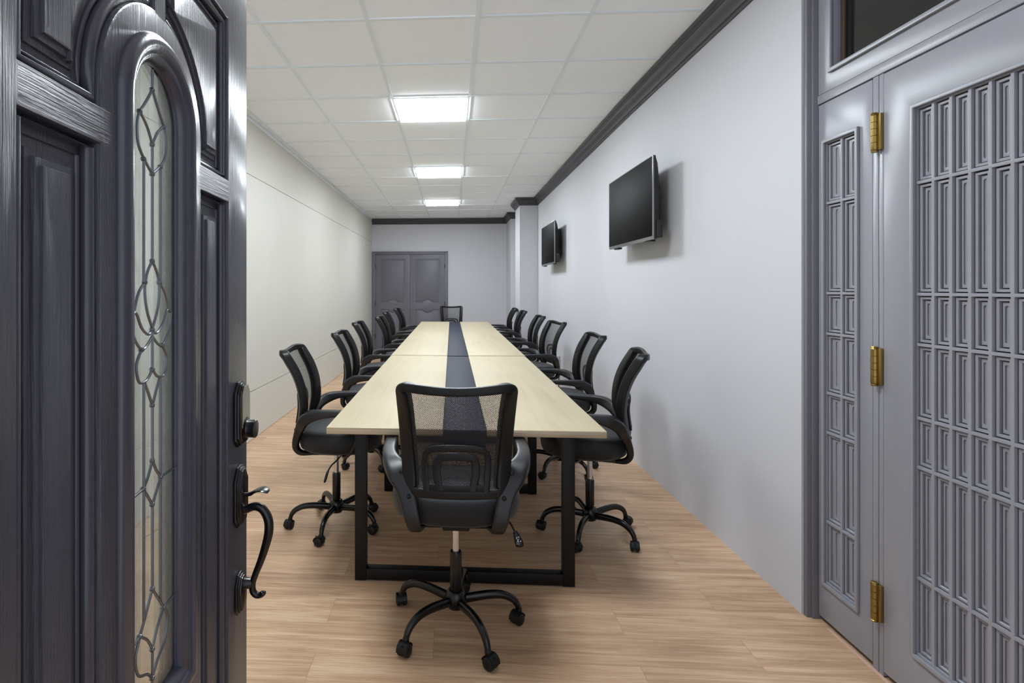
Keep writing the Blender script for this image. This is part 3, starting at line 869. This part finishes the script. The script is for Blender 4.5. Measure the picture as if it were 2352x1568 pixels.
proto = make_chair()
chairs = [
 ('near', .018, 2.265, 90.0, 'black mesh office chair at the near end of the table, its back to the entrance'),
 ('L1', -.680, 3.19, 3, 'black mesh office chair on the cream wall side, closest to the entrance door handle'),
 ('L2', -.644, 4.37, 0, 'black mesh office chair second from the entrance on the cream wall side'),
 ('L3', -.720, 5.67, 0, 'black mesh office chair third from the entrance on the cream wall side'),
 ('L4', -.644, 6.78, -1, 'black mesh office chair fourth from the entrance on the cream wall side'),
 ('L5', -.725, 8.14, 2, 'black mesh office chair fifth from the entrance on the cream wall side'),
 ('L6', -.700, 9.52, -3, 'black mesh office chair on the cream wall side, nearest the double door'),
 ('R1', .790, 3.165, 167, 'black mesh office chair on the television wall side, closest to the lattice door'),
 ('R2', .845, 4.25, 181, 'black mesh office chair second from the entrance on the television wall side'),
 ('R3', .865, 5.81, 191, 'black mesh office chair on the television wall side, in front of the gray wall outlet'),
 ('R4', .885, 7.09, 182, 'black mesh office chair fourth from the entrance on the television wall side'),
 ('R5', .877, 8.68, 180, 'black mesh office chair fifth from the entrance on the television wall side'),
 ('R6', .867, 9.80, 178, 'black mesh office chair beside the boxed columns, farthest on the television wall side'),
 ('far', .006, 10.62, 272, 'black mesh office chair at the far head of the table by the double door'),
]
for i, (k, x, y, a, lab) in enumerate(chairs):
    o = proto if i == 0 else copy_tree(proto)
    o.location = (x, y, 0.0); o.rotation_euler = (0, 0, math.radians(a-90))
    sw = math.radians({'near': 0, 'L1': -17, 'R1': 14, 'L2': 20, 'R2': -12}.get(k, (i*29) % 60-30))
    for c in o.children:                                   # swivel the star base under the seat
        if c.name.startswith('base_leg'): c.rotation_euler.z += sw
        elif c.name.startswith('caster'):
            c.location = Matrix.Rotation(sw, 3, 'Z') @ c.location; c.rotation_euler.z += sw+i*.7
    tag(o, lab, 'chair', 'black mesh office chairs around the conference table')

# ------------------------------------------------------------------ televisions
def tv():
    """local: screen faces -x, width along y, origin at the centre of the back on the wall"""
    root = empty('television')
    w, h = 1.0, .560; xf = -.150
    b = MB(); b.box(xf, xf+.010, -w/2, w/2, -h/2, h/2, .002); b.build('bezel', M['tv_silver'], root)
    b = MB(); b.box(xf-.0015, xf+.001, -w/2+.006, w/2-.006, -h/2+.022, h/2-.006, .0005); b.build('screen', M['screen'], root)
    b = MB()
    b.box(xf+.010, xf+.022, -w/2+.001, w/2-.001, -h/2+.001, h/2-.001, .003)
    rings = []
    for (x, iy, z0, z1) in ((xf+.020, .004, -h/2+.004, h/2-.004), (xf+.040, .02, -h/2+.01, h/2-.05), (xf+.060, .05, -h/2+.015, h/2-.14), (xf+.068, .07, -h/2+.03, h/2-.18)):
        y0, y1 = -w/2+iy, w/2-iy
        rings.append([Vector((x, y0, z0)), Vector((x, y1, z0)), Vector((x, y1, z1)), Vector((x, y0, z1))])
    b.quadring(rings)
    b.box(xf+.03, xf+.072, -w/2+.012, w/2-.012, -h/2+.012, -h/2+.13, .006)
    b.build('back_housing', M['tv_plastic'], root)
    b = MB()
    b.box(-.020, -.001, -.20, .20, -.16, .17, .002); b.box(-.085, -.018, -.26, -.22, -.19, .19, .002); b.box(-.085, -.018, .22, .26, -.19, .19, .002)
    b.box(-.04, -.018, -.27, .27, .09, .12); b.box(-.04, -.018, -.27, .27, -.12, -.09)
    b.build('wall_mount', M['tv_plastic'], root)
    b = MB()
    for y in (-w/2+.12, w/2-.16):
        b = MB(); b.box(xf+.008, xf+.045, y-.05, y+.05, -h/2-.010, -h/2+.003, .003)
        b.build('base_bracket', M['tv_plastic'], root)
    return root
tv1 = tv(); tv1.location = (1.4830, 4.20, 2.008); tag(tv1, 'larger-looking wall television, the one nearer the lattice door', 'television', 'wall televisions')
tv2 = copy_tree(tv1); tv2.location = (1.4835, 7.66, 2.008); tv2['label'] = 'smaller-looking wall television, the one nearer the boxed column'

# ------------------------------------------------------------------ wall outlet
ot = empty('wall_outlet', (1.4830, 7.60, .42)); tag(ot, 'gray surface-mounted outlet box low on the right wall behind the chairs', 'outlet')
b = MB(); b.box(-.048, 0, -.045, .045, -.06, .06, .006); b.build('outlet_box', M['outlet'], ot)
b = MB()
for z in (-.03, .0, .03):
    for y in (-.012, .012): b.box(-.0495, -.047, y-.005, y+.005, z-.008, z+.008)
b.build('socket_face', M['wall_dark'], ot)
b = MB(); b.box(-.03, 0, -.018, .018, -.41, -.06, .003); b.build('cable_duct', M['white_metal'], ot)
b = MB(); b.tube([(-.012, -.024, -.06), (-.012, -.024, -.41)], .005, 8); b.build('cable', M['black_plastic'], ot)
